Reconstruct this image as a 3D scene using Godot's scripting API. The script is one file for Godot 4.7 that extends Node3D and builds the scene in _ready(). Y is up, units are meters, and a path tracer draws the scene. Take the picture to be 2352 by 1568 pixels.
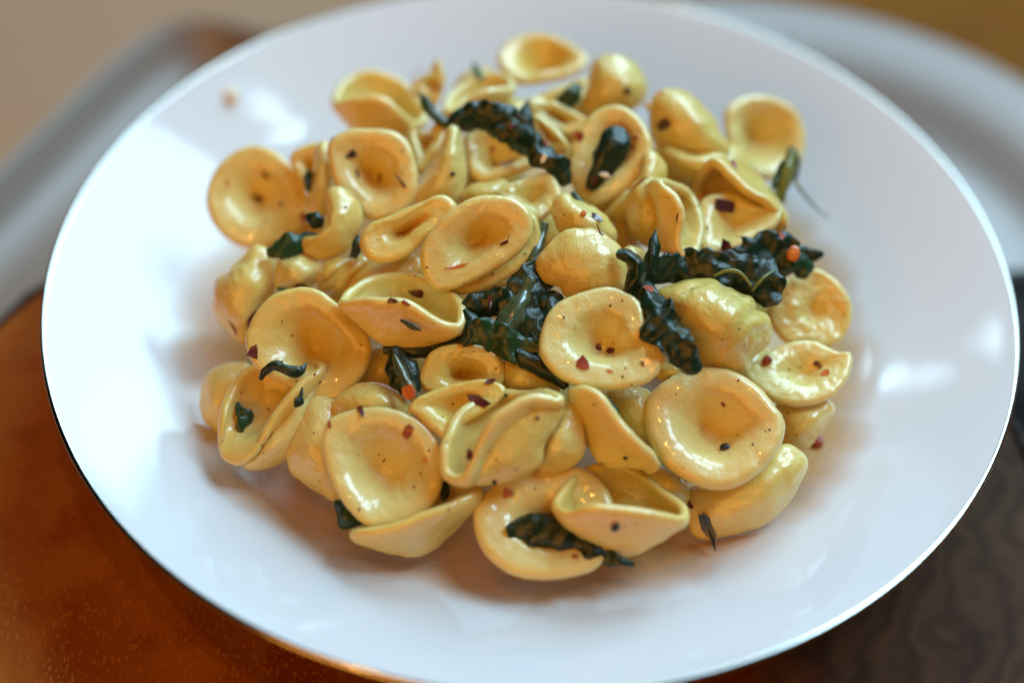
extends Node3D
# A plate of orecchiette with greens and chilli flakes. All lengths are worked out in metres.

const EYE := Vector3(0, 0.25168557, 0.25401658)
const FWD := Vector3(-0.01129484, -0.74285533, -0.6693567)
const RGT := Vector3(0.99919025, 0.01746717, -0.03624565)
const UPV := Vector3(-0.03861704, 0.66922407, -0.74205651)
const FOCAL := 3265.595
const MM := 0.001

var noise := FastNoiseLite.new()
var fine := FastNoiseLite.new()
var taken := {}
var targets := []          # [TriangleMesh, origin] of everything that flakes can lie on
var M := {}
var rng := RandomNumberGenerator.new()


func _ready() -> void:
	rng.seed = 7
	# ---------------------------------------------------------------- camera
	var cam := Camera3D.new()
	cam.name = "camera"
	cam.transform = Transform3D(Basis(RGT, UPV, -FWD).orthonormalized(), EYE)
	var lens := CameraAttributesPhysical.new()
	lens.frustum_focal_length = 50.0
	lens.frustum_focus_distance = 0.319
	lens.exposure_aperture = 3.0
	cam.attributes = lens
	cam.fov = 27.0
	cam.near = 0.02
	cam.far = 20.0
	add_child(cam)
	# ---------------------------------------------------------------- light
	var env := Environment.new()
	env.background_mode = Environment.BG_COLOR
	env.background_color = Color(0.50, 0.42, 0.36)
	env.background_energy_multiplier = 0.02
	env.tonemap_mode = Environment.TONE_MAPPER_LINEAR
	env.tonemap_exposure = 0.96
	env.sdfgi_enabled = true
	env.ssao_enabled = true
	env.ssil_enabled = true
	var we := WorldEnvironment.new()
	we.name = "environment"
	we.environment = env
	add_child(we)
	var day := Color(0.50, 0.80, 1.0).linear_to_srgb()
	area_light("low_fill_strip", Vector3(0.40, 0.40, -1.30), Vector2(2.60, 0.62), day, 0.6)  # added light strip for the plate's front rim; no such window is seen
	area_light("side_window", Vector3(0.72, 1.04, -0.28), Vector2(0.55, 0.55), day, 1.5)
	area_light("back_window", Vector3(0.42, 0.92, -1.05), Vector2(0.78, 0.86), day, 2.2)
	area_light("window_gap", Vector3(-0.40, 0.70, -1.05), Vector2(0.12, 0.06), day, 0.035)
	area_light("window_gap", Vector3(-0.31, 0.86, -1.05), Vector2(0.06, 0.08), day, 0.02)
	var glow := Color(1.0, 0.42, 0.07).linear_to_srgb()
	area_light("room_glow", Vector3(-0.45, 0.66, 1.05), Vector2(1.00, 0.80), glow, 0.85)
	warm_lamp("room_lamp", Vector3(0.12, 1.20, 0.35), glow, 0.12, 0.012)
	warm_lamp("room_lamp", Vector3(-0.30, 1.15, 0.15), glow, 0.12, 0.012)
	noise.seed = 11
	noise.frequency = 0.11
	noise.fractal_octaves = 2
	fine.seed = 23
	fine.frequency = 0.5
	fine.fractal_octaves = 3
	materials()
	setting()
	pasta()
	greens()
	chilli()


# ==================================================================== helpers
func area_light(called: String, at: Vector3, size: Vector2, tint: Color, energy: float) -> void:
	var l := AreaLight3D.new()
	l.name = called
	l.area_size = size
	l.light_color = tint
	l.light_energy = energy
	l.area_normalize_energy = true
	l.area_range = 6.0
	l.shadow_enabled = true
	add_child(l, true)
	l.look_at_from_position(at, Vector3(0, 0, 0), Vector3.UP)


func warm_lamp(called: String, at: Vector3, tint: Color, energy: float, size: float) -> void:
	var l := OmniLight3D.new()
	l.name = called
	l.position = at
	l.light_color = tint
	l.light_energy = energy
	l.light_size = size
	l.omni_range = 6.0
	l.omni_attenuation = 2.0
	l.shadow_enabled = true
	add_child(l, true)


func numbered(called: String) -> String:
	if not taken.has(called):
		taken[called] = 0
		return called
	taken[called] += 1
	return "%s_%03d" % [called, taken[called]]


func tag(o: Node, label: String, category: String, group := "", kind := "") -> void:
	if label: o.set_meta("label", label)
	if category: o.set_meta("category", category)
	if group: o.set_meta("group", group)
	if kind: o.set_meta("kind", kind)


func put(called: String, mesh: Mesh, mat: Material, at := Vector3.ZERO, parent: Node = self) -> MeshInstance3D:
	var o := MeshInstance3D.new()
	o.name = numbered(called) if parent == self else called
	o.mesh = mesh
	o.material_override = mat
	o.position = at
	parent.add_child(o, true)
	return o


func ray(x: float, y: float) -> Vector3:
	return FWD + RGT * ((x - 1176.0) / FOCAL) - UPV * ((y - 784.0) / FOCAL)


func heap_height(p: Vector3) -> float:
	var front := smoothstep(-0.04, 0.05, p.z)
	var q := Vector2(p.x, p.z - 0.004).length() / lerpf(0.098, 0.090, front)
	return -0.018 + lerpf(0.0445, 0.042, front) * (1.0 - pow(q, lerpf(4.0, 2.3, front)))


func heap_depth(x: float, y: float) -> float:
	var d := ray(x, y)
	var t := 0.22
	while t < 0.46:
		var p := EYE + d * t
		if p.y < heap_height(p) or p.y < -0.014:
			return t
		t += 0.0005
	return t


func mat(base: Color, rough: float, coat := 0.0, coat_rough := 0.05) -> StandardMaterial3D:
	var m := StandardMaterial3D.new()
	m.albedo_color = base.linear_to_srgb()
	m.roughness = rough
	if coat > 0.0:
		m.clearcoat_enabled = true
		m.clearcoat = coat
		m.clearcoat_roughness = coat_rough
	return m


func noise_tex(freq: float, sd: int, bump := 0.0, size := 512, oct := 4) -> NoiseTexture2D:
	var n := FastNoiseLite.new()
	n.seed = sd
	n.frequency = freq
	n.fractal_octaves = oct
	var t := NoiseTexture2D.new()
	t.width = size
	t.height = size
	t.seamless = true
	t.noise = n
	if bump > 0.0:
		t.as_normal_map = true
		t.bump_strength = bump
	return t


func triplanar(m: StandardMaterial3D, scale: float) -> void:
	m.uv1_triplanar = true
	m.uv1_scale = Vector3.ONE * scale


# A closed mesh from rings of points; every ring has the same number of points. The first and last ring may be single points repeated.
func rings_mesh(rings: Array, closed_round := true, alphas := [], flat := false) -> ArrayMesh:
	var st := SurfaceTool.new()
	st.begin(Mesh.PRIMITIVE_TRIANGLES)
	st.set_smooth_group(-1 if flat else 0)
	var n: int = rings[0].size()
	for k in rings.size():
		for p in rings[k]:
			if alphas: st.set_color(Color(1, 1, 1, alphas[k]))
			st.add_vertex(p)
	var last := n if closed_round else n - 1
	for i in rings.size() - 1:
		for j in last:
			var a := i * n + j
			var b := i * n + (j + 1) % n
			var c := a + n
			var d := b + n
			st.add_index(a); st.add_index(b); st.add_index(c)
			st.add_index(b); st.add_index(d); st.add_index(c)
	st.generate_normals()
	return st.commit()


func lathe(profile: Array, segs := 160, wobble := 0.0) -> ArrayMesh:
	var rings := []
	for p in profile:
		var ring := PackedVector3Array()
		for j in segs:
			var a := TAU * j / segs
			ring.append(Vector3(cos(a) * p.x, p.y, sin(a) * p.x))
		rings.append(ring)
	return rings_mesh(rings)


func catch_flakes(mesh: Mesh, at: Vector3) -> void:
	var faces := PackedVector3Array()
	for p in mesh.get_faces():
		faces.append(p * 1000.0)
	var t := TriangleMesh.new()
	t.create_from_faces(faces)
	targets.append([t, at])


func smooth_profile(pts: Array, per := 8) -> Array:
	var out := []
	for i in pts.size() - 1:
		var a: Vector2 = pts[maxi(i - 1, 0)]
		var b: Vector2 = pts[i]
		var c: Vector2 = pts[i + 1]
		var d: Vector2 = pts[mini(i + 2, pts.size() - 1)]
		for k in per:
			out.append(b.cubic_interpolate(c, a, d, float(k) / per))
	out.append(pts[-1])
	return out


# Closed Catmull-Rom loop resampled to n points of even spacing.
func loop_points(pts: Array, n: int) -> Array:
	var dense := []
	var m := pts.size()
	for i in m:
		var a: Vector3 = pts[(i + m - 1) % m]
		var b: Vector3 = pts[i]
		var c: Vector3 = pts[(i + 1) % m]
		var d: Vector3 = pts[(i + 2) % m]
		for k in 14:
			dense.append(b.cubic_interpolate(c, a, d, k / 14.0))
	var lens := [0.0]
	for i in dense.size():
		lens.append(lens[-1] + dense[i].distance_to(dense[(i + 1) % dense.size()]))
	var out := []
	var at := 0
	for j in n:
		var want: float = lens[-1] * j / n
		while lens[at + 1] < want:
			at += 1
		var f: float = (want - lens[at]) / maxf(lens[at + 1] - lens[at], 1e-9)
		out.append(dense[at].lerp(dense[(at + 1) % dense.size()], f))
	return out


# ==================================================================== materials
func materials() -> void:
	var wet := noise_tex(0.035, 3, 10.0)
	var speck := noise_tex(0.05, 5, 0.0)
	for k in 4:
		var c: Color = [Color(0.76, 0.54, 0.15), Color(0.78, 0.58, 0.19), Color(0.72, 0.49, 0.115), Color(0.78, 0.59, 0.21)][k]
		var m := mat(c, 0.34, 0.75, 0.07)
		m.normal_enabled = true
		m.normal_texture = wet
		m.normal_scale = 0.45
		m.subsurf_scatter_enabled = true
		m.subsurf_scatter_strength = 0.30
		triplanar(m, 85.0)
		M["pasta%d" % k] = m
	var leaf_n := noise_tex(0.03, 9, 8.0)
	for k in 3:
		var c: Color = [Color(0.008, 0.024, 0.010), Color(0.014, 0.045, 0.014), Color(0.03, 0.08, 0.02)][k]
		var m := mat(Color.WHITE, 0.30)
		m.metallic_specular = 0.5
		var lt := noise_tex(0.012, 61 + k, 0.0)
		var lr := Gradient.new()
		lr.set_color(0, (c * 0.75).linear_to_srgb())
		lr.set_color(1, (c * 1.35).linear_to_srgb())
		lt.color_ramp = lr
		m.albedo_texture = lt
		m.normal_enabled = true
		m.normal_texture = leaf_n
		m.normal_scale = 0.5
		triplanar(m, 90.0)
		M["leaf%d" % k] = m
	var sm := mat(Color(0.055, 0.085, 0.035), 0.25, 1.0, 0.05)
	sm.normal_enabled = true
	sm.normal_texture = leaf_n
	sm.normal_scale = 0.5
	sm.uv1_triplanar = true
	sm.uv1_scale = Vector3(160, 30, 160)
	M.stem = sm
	M.stem_olive = mat(Color(0.16, 0.17, 0.02), 0.4, 0.5, 0.2)
	M.dark = mat(Color(0.085, 0.010, 0.008), 0.38, 0.5, 0.15)
	M.red = mat(Color(0.28, 0.035, 0.012), 0.38, 0.5, 0.15)
	M.orange = mat(Color(0.60, 0.16, 0.02), 0.38, 0.5, 0.15)
	M.plum = mat(Color(0.07, 0.028, 0.035), 0.3, 0.8, 0.2)  # purple cast of a highlight sheen put into the flake colour
	M.pink = mat(Color(0.42, 0.12, 0.09), 0.4, 0.4, 0.2)
	M.black = mat(Color(0.010, 0.009, 0.008), 0.4, 0.4, 0.2)
	M.yellow = mat(Color(0.75, 0.48, 0.16), 0.4, 0.5, 0.2)
	M.cheese = mat(Color(0.85, 0.78, 0.60), 0.55, 0.2, 0.2)
	var glaze := mat(Color(0.66, 0.66, 0.67), 0.07)
	glaze.normal_enabled = true
	glaze.normal_texture = noise_tex(0.004, 31, 1.2, 512, 3)
	glaze.normal_scale = 0.05
	triplanar(glaze, 9.0)
	M.glaze = glaze
	M.dish = mat(Color(0.23, 0.19, 0.16), 0.4)  # white ware; its shade is put into this grey base colour
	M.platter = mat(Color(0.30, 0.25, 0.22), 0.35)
	var band := mat(Color(0.62, 0.58, 0.52), 0.16)
	band.metallic = 1.0
	M.band = band
	var oil := mat(Color(0.62, 0.28, 0.015), 0.3)
	oil.transparency = BaseMaterial3D.TRANSPARENCY_ALPHA
	oil.albedo_color.a = 0.72
	oil.vertex_color_use_as_albedo = true
	M.oil = oil
	var drop := mat(Color(0.80, 0.66, 0.40), 0.05)
	drop.transparency = BaseMaterial3D.TRANSPARENCY_ALPHA
	drop.albedo_color.a = 0.35
	M.drop = drop
	var bark := mat(Color(0.020, 0.012, 0.009), 0.9)
	bark.normal_enabled = true
	bark.normal_texture = noise_tex(0.03, 41, 10.0)
	triplanar(bark, 25.0)
	M.bark = bark
	var cloth := mat(Color(0.018, 0.017, 0.018), 0.95)  # near-black for the two dark lumps of unknown kind
	M.cloth = cloth
	M.beige = mat(Color(0.34, 0.20, 0.11), 0.9)
	# wood of the slice: red brown ground, rings and thousands of short pale pores
	var size := 1536
	var im := Image.create(size, size, false, Image.FORMAT_RGB8)
	var big := FastNoiseLite.new()
	big.seed = 5
	big.frequency = 0.006
	for y in size:
		for x in range(0, size):
			pass
		break
	var low := Image.create(256, 256, false, Image.FORMAT_RGB8)
	for y in 256:
		for x in 256:
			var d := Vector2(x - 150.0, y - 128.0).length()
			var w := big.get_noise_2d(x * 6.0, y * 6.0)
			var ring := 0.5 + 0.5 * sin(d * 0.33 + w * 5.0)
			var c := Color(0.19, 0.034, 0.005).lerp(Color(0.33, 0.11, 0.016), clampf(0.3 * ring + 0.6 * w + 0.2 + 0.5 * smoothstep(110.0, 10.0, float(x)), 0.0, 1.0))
			c = c.lerp(Color(0.030, 0.013, 0.005).lerp(Color(0.060, 0.030, 0.013), 0.5 + 0.35 * sin(d * 0.8 + w * 9.0) + 0.5 * w), smoothstep(150.0, 185.0, x + 14.0 * w))  # right side darkened in the colour, standing in for the plate's shadow
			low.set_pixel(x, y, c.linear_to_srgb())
	low.resize(size, size, Image.INTERPOLATE_CUBIC)
	im.blit_rect(low, Rect2i(0, 0, size, size), Vector2i.ZERO)
	for k in 40000:
		var p := Vector2(rng.randf() * size, rng.randf() * size)
		var d := p - Vector2(size * 0.586, size * 0.5)
		var a := d.angle() + PI / 2 + big.get_noise_2d(p.x * 0.4, p.y * 0.4) * 1.6
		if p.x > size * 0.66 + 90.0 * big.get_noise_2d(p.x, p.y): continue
		var l := rng.randf_range(3.0, 7.0)
		var c := Color(0.40, 0.15, 0.022).lerp(Color(0.29, 0.085, 0.012), rng.randf()).linear_to_srgb()
		for s in int(l):
			var q := p + Vector2(cos(a), sin(a)) * s
			var xi := int(q.x)
			var yi := int(q.y)
			if xi > 0 and yi > 0 and xi < size - 2 and yi < size - 2:
				im.set_pixel(xi, yi, c)
				im.set_pixel(xi + 1, yi, c)
				im.set_pixel(xi, yi + 1, im.get_pixel(xi, yi + 1).lerp(c, 0.6))
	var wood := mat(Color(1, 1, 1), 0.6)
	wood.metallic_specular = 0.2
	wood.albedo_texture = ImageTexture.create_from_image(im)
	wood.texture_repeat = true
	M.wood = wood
	var table := mat(Color(0.30, 0.13, 0.03), 0.8)
	table.metallic_specular = 0.1
	var tn := noise_tex(0.01, 51, 0.0)
	var ramp := Gradient.new()
	ramp.set_color(0, Color(0.15, 0.052, 0.008).linear_to_srgb())
	ramp.set_color(1, Color(0.20, 0.08, 0.014).linear_to_srgb())
	tn.color_ramp = ramp
	table.albedo_color = Color.WHITE
	table.albedo_texture = tn
	table.uv1_triplanar = true
	table.uv1_scale = Vector3(2, 2, 9)
	M.table = table


# ==================================================================== plate, board, dishes
func setting() -> void:
	var top := PlaneMesh.new()
	top.size = Vector2(3.0, 2.4)
	var tb := put("table_top", top, M.table, Vector3(0, -0.078, -0.3))
	tag(tb, "brown wooden table top far behind the plate", "", "", "structure")
	# round wood slice with its bark
	var slice := Node3D.new()
	slice.name = "wood_slice_board"
	slice.position = Vector3(0, -0.035, 0.05)
	add_child(slice)
	tag(slice, "round slice of orange brown wood with dark bark edge under the pasta plate", "serving board")
	var edge := []
	var n := 180
	for j in n:
		var a := TAU * j / n
		var r := 0.142 + 0.004 * noise.get_noise_2d(cos(a) * 18.0, sin(a) * 18.0)
		edge.append(Vector3(cos(a) * r * 0.98 - 0.012, 0, sin(a) * r * 1.0))
	var st := SurfaceTool.new()
	st.begin(Mesh.PRIMITIVE_TRIANGLES)
	for j in n:
		var a: Vector3 = edge[j]
		var b: Vector3 = edge[(j + 1) % n]
		for p in [Vector3(-0.012, 0, 0), a, b]:
			st.set_normal(Vector3.UP)
			st.set_uv(Vector2(p.x, p.z) / 0.30 + Vector2(0.5, 0.5))
			st.add_vertex(p)
		for p in [a, a - Vector3(0, 0.016, 0), b, b, a - Vector3(0, 0.016, 0), b - Vector3(0, 0.016, 0)]:
			st.set_normal(Vector3(a.x, 0, a.z).normalized())
			st.set_uv(Vector2(p.x + p.y, p.z) / 0.30 + Vector2(0.5, 0.5))
			st.add_vertex(p)
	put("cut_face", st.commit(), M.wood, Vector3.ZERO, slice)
	var rings := []
	for k in 9:
		var ring := PackedVector3Array()
		var ph := TAU * k / 8.0
		for j in n:
			var e: Vector3 = edge[j]
			var dir := Vector3(e.x, 0, e.z).normalized()
			var right := smoothstep(0.55, 0.9, dir.x - maxf(dir.z - 0.05, 0.0) * 0.9)
			var wid := 0.003 + 0.0025 * (noise.get_noise_2d(dir.x * 40.0, dir.z * 40.0) + 0.5) + 0.002 * right
			wid *= 0.85 + 0.5 * noise.get_noise_2d(dir.x * 25.0 + 70.0, dir.z * 25.0)
			var hgt := 0.010 + 0.002 * noise.get_noise_2d(dir.x * 60.0, dir.z * 60.0 + ph)
			ring.append(e + dir * (wid * (1.0 - cos(ph)) * 0.5 + 0.0006 - 0.001 * absf(sin(ph))) + Vector3(0, -0.0085 + hgt * sin(ph), 0))
		rings.append(ring)
	put("bark", rings_mesh(rings), M.bark, Vector3.ZERO, slice)
	# round white platter behind on the right
	var prof := smooth_profile([Vector2(0.0001, -0.016), Vector2(0.07, -0.016), Vector2(0.098, -0.0145), Vector2(0.115, -0.006), Vector2(0.134, -0.0008), Vector2(0.1368, 0.0), Vector2(0.1376, -0.001), Vector2(0.135, -0.003), Vector2(0.112, -0.010), Vector2(0.085, -0.020), Vector2(0.07, -0.021), Vector2(0.0001, -0.021)], 6)
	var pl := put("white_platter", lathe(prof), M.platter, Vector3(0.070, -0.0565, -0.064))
	tag(pl, "plain white round plate blurred behind the pasta plate at upper right", "plate")
	# long white dish behind on the left
	var dr := []
	for lv in [Vector2(0.0, -0.018), Vector2(0.55, -0.018), Vector2(0.80, -0.0172), Vector2(0.90, -0.010), Vector2(0.955, -0.002), Vector2(0.985, 0.0), Vector2(1.0, -0.001), Vector2(0.985, -0.004), Vector2(0.93, -0.012), Vector2(0.84, -0.021), Vector2(0.0, -0.021)]:
		var ring := PackedVector3Array()
		for j in 120:
			var a := TAU * j / 120.0
			var c := cos(a)
			var s := sin(a)
			var q := pow(pow(absf(c), 6.0) + pow(absf(s), 6.0), -1.0 / 6.0)
			var inset: float = 1.0 - lv.x
			ring.append(Vector3(c * q * maxf(0.050 - inset * 0.05, 0.00001), lv.y, s * q * maxf(0.130 - inset * (0.05 if lv.x > 0.5 else 0.13), 0.00001)))
		dr.append(ring)
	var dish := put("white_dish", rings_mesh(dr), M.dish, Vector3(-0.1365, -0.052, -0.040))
	dish.rotation.y = -0.364
	tag(dish, "long white dish with raised rim blurred behind the plate at upper left", "dish")
	var cl := []
	for lv in [Vector2(0.0, 0.008), Vector2(0.7, 0.008), Vector2(0.95, 0.006), Vector2(1.0, 0.003), Vector2(0.97, 0.0), Vector2(0.0, 0.0)]:
		var ring := PackedVector3Array()
		for j in 48:
			var a := TAU * j / 48.0
			var w := 1.0 + 0.12 * noise.get_noise_2d(cos(a) * 12.0, sin(a) * 12.0)
			ring.append(Vector3(cos(a) * 0.05 * lv.x * w, lv.y * (1.0 + 0.6 * noise.get_noise_2d(cos(a) * 30.0 * lv.x, sin(a) * 30.0 * lv.x)), sin(a) * 0.035 * lv.x * w))
		cl.append(ring)
	var dark_bit := put("dark_object", rings_mesh(cl), M.cloth, Vector3(-0.085, -0.0775, -0.262))  # made-up lump for a small dark blob; not known to be cloth
	tag(dark_bit, "small dark object of unknown kind blurred at the top edge behind the white dish", "cloth")
	var dk := []
	for lv in [Vector2(0.0, 0.030), Vector2(0.35, 0.029), Vector2(0.65, 0.025), Vector2(0.85, 0.018), Vector2(0.96, 0.009), Vector2(1.0, 0.003), Vector2(0.97, 0.0), Vector2(0.0, 0.0)]:
		var ring := PackedVector3Array()
		for j in 72:
			var a := TAU * j / 72.0
			var w := 1.0 + 0.16 * noise.get_noise_2d(cos(a) * 14.0 + 30.0, sin(a) * 14.0)
			ring.append(Vector3(cos(a) * 0.048 * lv.x * w, lv.y * (1.0 + 0.35 * noise.get_noise_2d(cos(a) * 40.0 * lv.x, sin(a) * 40.0 * lv.x)), sin(a) * 0.056 * lv.x * w))
		dk.append(ring)
	var dark := put("dark_object", rings_mesh(dk), M.cloth, Vector3(0.176, -0.0775, -0.022))  # made-up mound filling the dark area; its kind is unknown
	tag(dark, "black lump of unknown kind beside the right rim of the pasta plate", "cloth")
	var spread := BoxMesh.new()
	spread.size = Vector3(0.42, 0.003, 0.50)
	var bg := put("table_mat", spread, M.beige, Vector3(-0.225, -0.0762, -0.22))
	bg.rotation.y = 0.25
	tag(bg, "beige cloth mat blurred under the white dish at upper left", "table mat")
	# the pasta plate
	var plate := Node3D.new()
	plate.name = "pasta_plate"
	plate.position = Vector3(0, -0.0345, 0)
	add_child(plate)
	tag(plate, "wide white glazed pasta plate with a thin metal band on its rim", "plate")
	var y0 := 0.0345
	var pp := smooth_profile([Vector2(0.0001, -0.0205), Vector2(0.03, -0.0204), Vector2(0.058, -0.0202), Vector2(0.074, -0.0190), Vector2(0.086, -0.0156), Vector2(0.097, -0.0106), Vector2(0.108, -0.0052), Vector2(0.1150, -0.0018), Vector2(0.1186, -0.0002), Vector2(0.1193, 0.0), Vector2(0.1197, -0.0006), Vector2(0.1190, -0.0016), Vector2(0.112, -0.0056), Vector2(0.100, -0.0125), Vector2(0.090, -0.0185), Vector2(0.080, -0.0235), Vector2(0.070, -0.0250), Vector2(0.066, -0.0300), Vector2(0.060, -0.0300), Vector2(0.058, -0.0250), Vector2(0.0001, -0.0240)], 10)
	for i in pp.size():
		pp[i] = Vector2(pp[i].x, pp[i].y + y0)
	var body := put("body", lathe(pp, 240), M.glaze, Vector3.ZERO, plate)
	catch_flakes(body.mesh, plate.position)
	var bp := []
	for k in 13:
		var a := TAU * k / 12.0
		bp.append(Vector2(0.11945 + 0.00075 * cos(a), y0 - 0.0006 - 0.00075 * sin(a)))
	# oil that has run out under the pasta
	var oil := []
	for lv in [0.0, 0.3, 0.6, 0.8, 0.88, 0.94, 1.0]:
		var ring := PackedVector3Array()
		for j in 160:
			var a := TAU * j / 160.0
			var r := 0.090 + 0.005 * noise.get_noise_2d(cos(a) * 16.0, sin(a) * 16.0) + 0.0025 * noise.get_noise_2d(cos(a) * 50.0, sin(a) * 50.0)
			r += 0.004 * maxf(sin(a), 0.0) - 0.010 * maxf(-sin(a), 0.0)
			var x: float = cos(a) * r * maxf(lv, 0.0001)
			var z: float = sin(a) * r * maxf(lv, 0.0001)
			var q := Vector2(x, z).length()
			var floor_y := -0.0205
			for i in pp.size() - 1:
				if q >= pp[i].x and q <= pp[i + 1].x:
					floor_y = lerpf(pp[i].y, pp[i + 1].y, (q - pp[i].x) / (pp[i + 1].x - pp[i].x)) - y0
					break
			ring.append(Vector3(x, floor_y + (0.0007 * (1.0 - lv * lv) + 0.00015), z))
		oil.append(ring)
	var pool := put("olive_oil", rings_mesh(oil, true, [1.0, 1.0, 1.0, 1.0, 0.85, 0.45, 0.0]), M.oil)
	tag(pool, "amber pool of oil spread on the plate under the pasta heap", "oil")
	put("rim_band", lathe(bp, 240), M.band, Vector3.ZERO, plate)


# ==================================================================== shells of pasta and blades of leaf
# One curved sheet of real thickness. rim: loop of points (x, y in picture units of this plate's view, z in millimetres towards the eye); o: options.
func shell(called: String, label: String, rim: Array, o: Dictionary, m: Material) -> MeshInstance3D:
	var flat: int = 3 if o.get("fold", false) else 2
	var cnt := rim.size() / flat
	var cx := 0.0
	var cy := 0.0
	for i in cnt:
		cx += rim[i * flat] / float(cnt)
		cy += rim[i * flat + 1] / float(cnt)
	var t0 := heap_depth(cx, cy) + float(o.get("back", 0.0)) * MM
	var mpp := t0 / FOCAL
	var tx: float = o.get("tx", 0.0)
	var ty: float = o.get("ty", 0.0)
	var half: float = o.get("th", 2.5) * 0.45
	var pts := []
	for i in cnt:
		var x: float = rim[i * flat]
		var y: float = rim[i * flat + 1]
		var z := 0.0
		if flat == 3:
			z = rim[i * 3 + 2]
		z += (tx * (x - cx) + ty * (cy - y)) * mpp / MM
		var inward := Vector2(cx - x, cy - y)
		var k := minf(half * MM / mpp * 0.85 / maxf(inward.length(), 1.0), 0.5)
		x += inward.x * k
		y += inward.y * k
		pts.append(EYE + ray(x, y) * (t0 - z * MM))
	var back := -ray(cx, cy).normalized()
	var axis := (RGT * -tx + UPV * -ty + back).normalized()
	var centre: Vector3
	var depth: float = o.get("depth", 5.0)
	var middle := Vector3.ZERO
	for p in pts:
		middle += p / cnt
	if o.has("c"):
		var c: Array = o.c
		centre = EYE + ray(c[0], c[1]) * (t0 - c[2] * MM)
		if flat == 3:
			axis = (middle - centre).normalized().lerp(axis, 0.35).normalized()
		else:
			centre -= axis * depth * MM
	else:
		centre = middle - axis * depth * MM
	var n: int = o.get("n", 108)
	var steps: int = o.get("steps", 24)
	var loop := loop_points(pts, n)
	var soft := loop.duplicate()
	for pass_ in 2:
		var from := soft.duplicate()
		var win := n / 9
		for j in n:
			var sum := Vector3.ZERO
			for k in range(-win, win + 1):
				sum += from[(j + k + n) % n]
			soft[j] = sum / (2 * win + 1)
	var r0: float = o.get("r0", 0.22)
	var r1: float = o.get("r1", 0.82)
	var bowl: float = o.get("bowl", 1.0 if flat == 3 or depth < 0.0 else 0.0)
	var pw: float = o.get("pw", 0.75)
	var wr: float = o.get("wrinkle", 0.0)
	var rough: float = o.get("rough", 0.22)
	var crumb: float = o.get("fine", rough * 0.75)
	var sd: float = hash(label) % 997
	var grid := []
	for i in steps + 1:
		var r := float(i) / steps
		r = r * (1.25 - 0.25 * r) if r < 1.0 else 1.0
		var fb := pow(sin(r * PI / 2), pw)
		var gb := 1.0 - cos(r * PI / 2)
		var f := lerpf(r, fb, bowl)
		var g := lerpf(smoothstep(r0 * 0.4, r1, r), gb, bowl)
		var ring := []
		for j in n:
			var v: Vector3 = soft[j].lerp(loop[j], smoothstep(0.25, 1.0, r)) - centre
			var up := axis * v.dot(axis)
			var p := centre + (v - up) * f + up * g
			ring.append(p)
		grid.append(ring)
	# wobble the middle surface, then give it thickness
	var norm := []
	for i in steps + 1:
		var ring := []
		for j in n:
			var du: Vector3 = grid[i][(j + 1) % n] - grid[i][(j + n - 1) % n]
			var dv: Vector3 = grid[mini(i + 1, steps)][j] - grid[maxi(i - 1, 0)][j]
			var q := dv.cross(du)
			q = q.normalized() if q.length() > 1e-12 else axis
			ring.append(axis if i == 0 else q)
		norm.append(ring)
	var flip := 1.0
	var tot := 0.0
	for j in n:
		tot += norm[steps / 2][j].dot(axis)
	if tot < 0.0:
		flip = -1.0
	var inner := []
	var outer := []
	for i in steps + 1:
		var r := float(i) / steps
		var a := PackedVector3Array()
		var b := PackedVector3Array()
		for j in n:
			var q: Vector3 = norm[i][j] * (flip if i > 0 else 1.0)
			var p: Vector3 = grid[i][j]
			var s := p / MM
			var w := noise.get_noise_3d(s.x + sd, s.y, s.z) * rough * 1.6
			var h := half * (0.62 + 0.44 * smoothstep(0.5, 1.0, r))
			var rid := 0.0
			if wr > 0.0:
				var along := s.dot(RGT * 0.75 - UPV * 0.66) + 2.0 * noise.get_noise_3d(s.x * 0.7 + sd, s.y * 0.7, s.z * 0.7)
				rid = wr * sin(along * 1.5) * smoothstep(0.05, 0.35, r) * (0.6 + 0.8 * noise.get_noise_3d(s.x, s.y + sd, s.z))
			var tex := fine.get_noise_3d(s.x * 0.8, s.y * 0.8 + sd, s.z * 0.8) * crumb
			a.append(p + q * (h + w + tex + rid * (0.4 if depth > 0.0 else 0.3)) * MM)
			b.append(p + q * (-h + w - fine.get_noise_3d(s.x + 50.0, s.y, s.z + sd) * crumb * 1.2 - rid) * MM)
		inner.append(a)
		outer.append(b)
	var rings := inner.duplicate()
	for k in range(1, 6):
		var ph := PI * k / 6.0
		var ring := PackedVector3Array()
		for j in n:
			var mid: Vector3 = (inner[steps][j] + outer[steps][j]) * 0.5
			var hv: Vector3 = (inner[steps][j] - outer[steps][j]) * 0.5
			var e: Vector3 = grid[steps][j] - grid[steps - 1][j]
			e = (e - hv * (e.dot(hv) / maxf(hv.length_squared(), 1e-12))).normalized() * hv.length()
			ring.append(mid + hv * cos(ph) + e * sin(ph))
		rings.append(ring)
	for i in range(steps, -1, -1):
		rings.append(outer[i])
	if flip < 0.0:
		rings.reverse()
	var low := middle
	var fixed := []
	for ring in rings:
		var moved := PackedVector3Array()
		for p in ring:
			moved.append(p - low)
		fixed.append(moved)
	var mesh := rings_mesh(fixed)
	var made := put(called, mesh, m, low)
	catch_flakes(mesh, low)
	return made


var pasta_count := 0

func cup(label: String, rim: Array, o := {}, group := "") -> void:
	pasta_count += 1
	var k: int = o.get("m", [0, 1, 0, 3, 2, 1][pasta_count % 6])
	if not o.has("back"): o.back = 0.0
	tag(shell("orecchiette", label, rim, o, M["pasta%d" % k]), label, "pasta", group if group else "orecchiette heaped on the plate")


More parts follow.
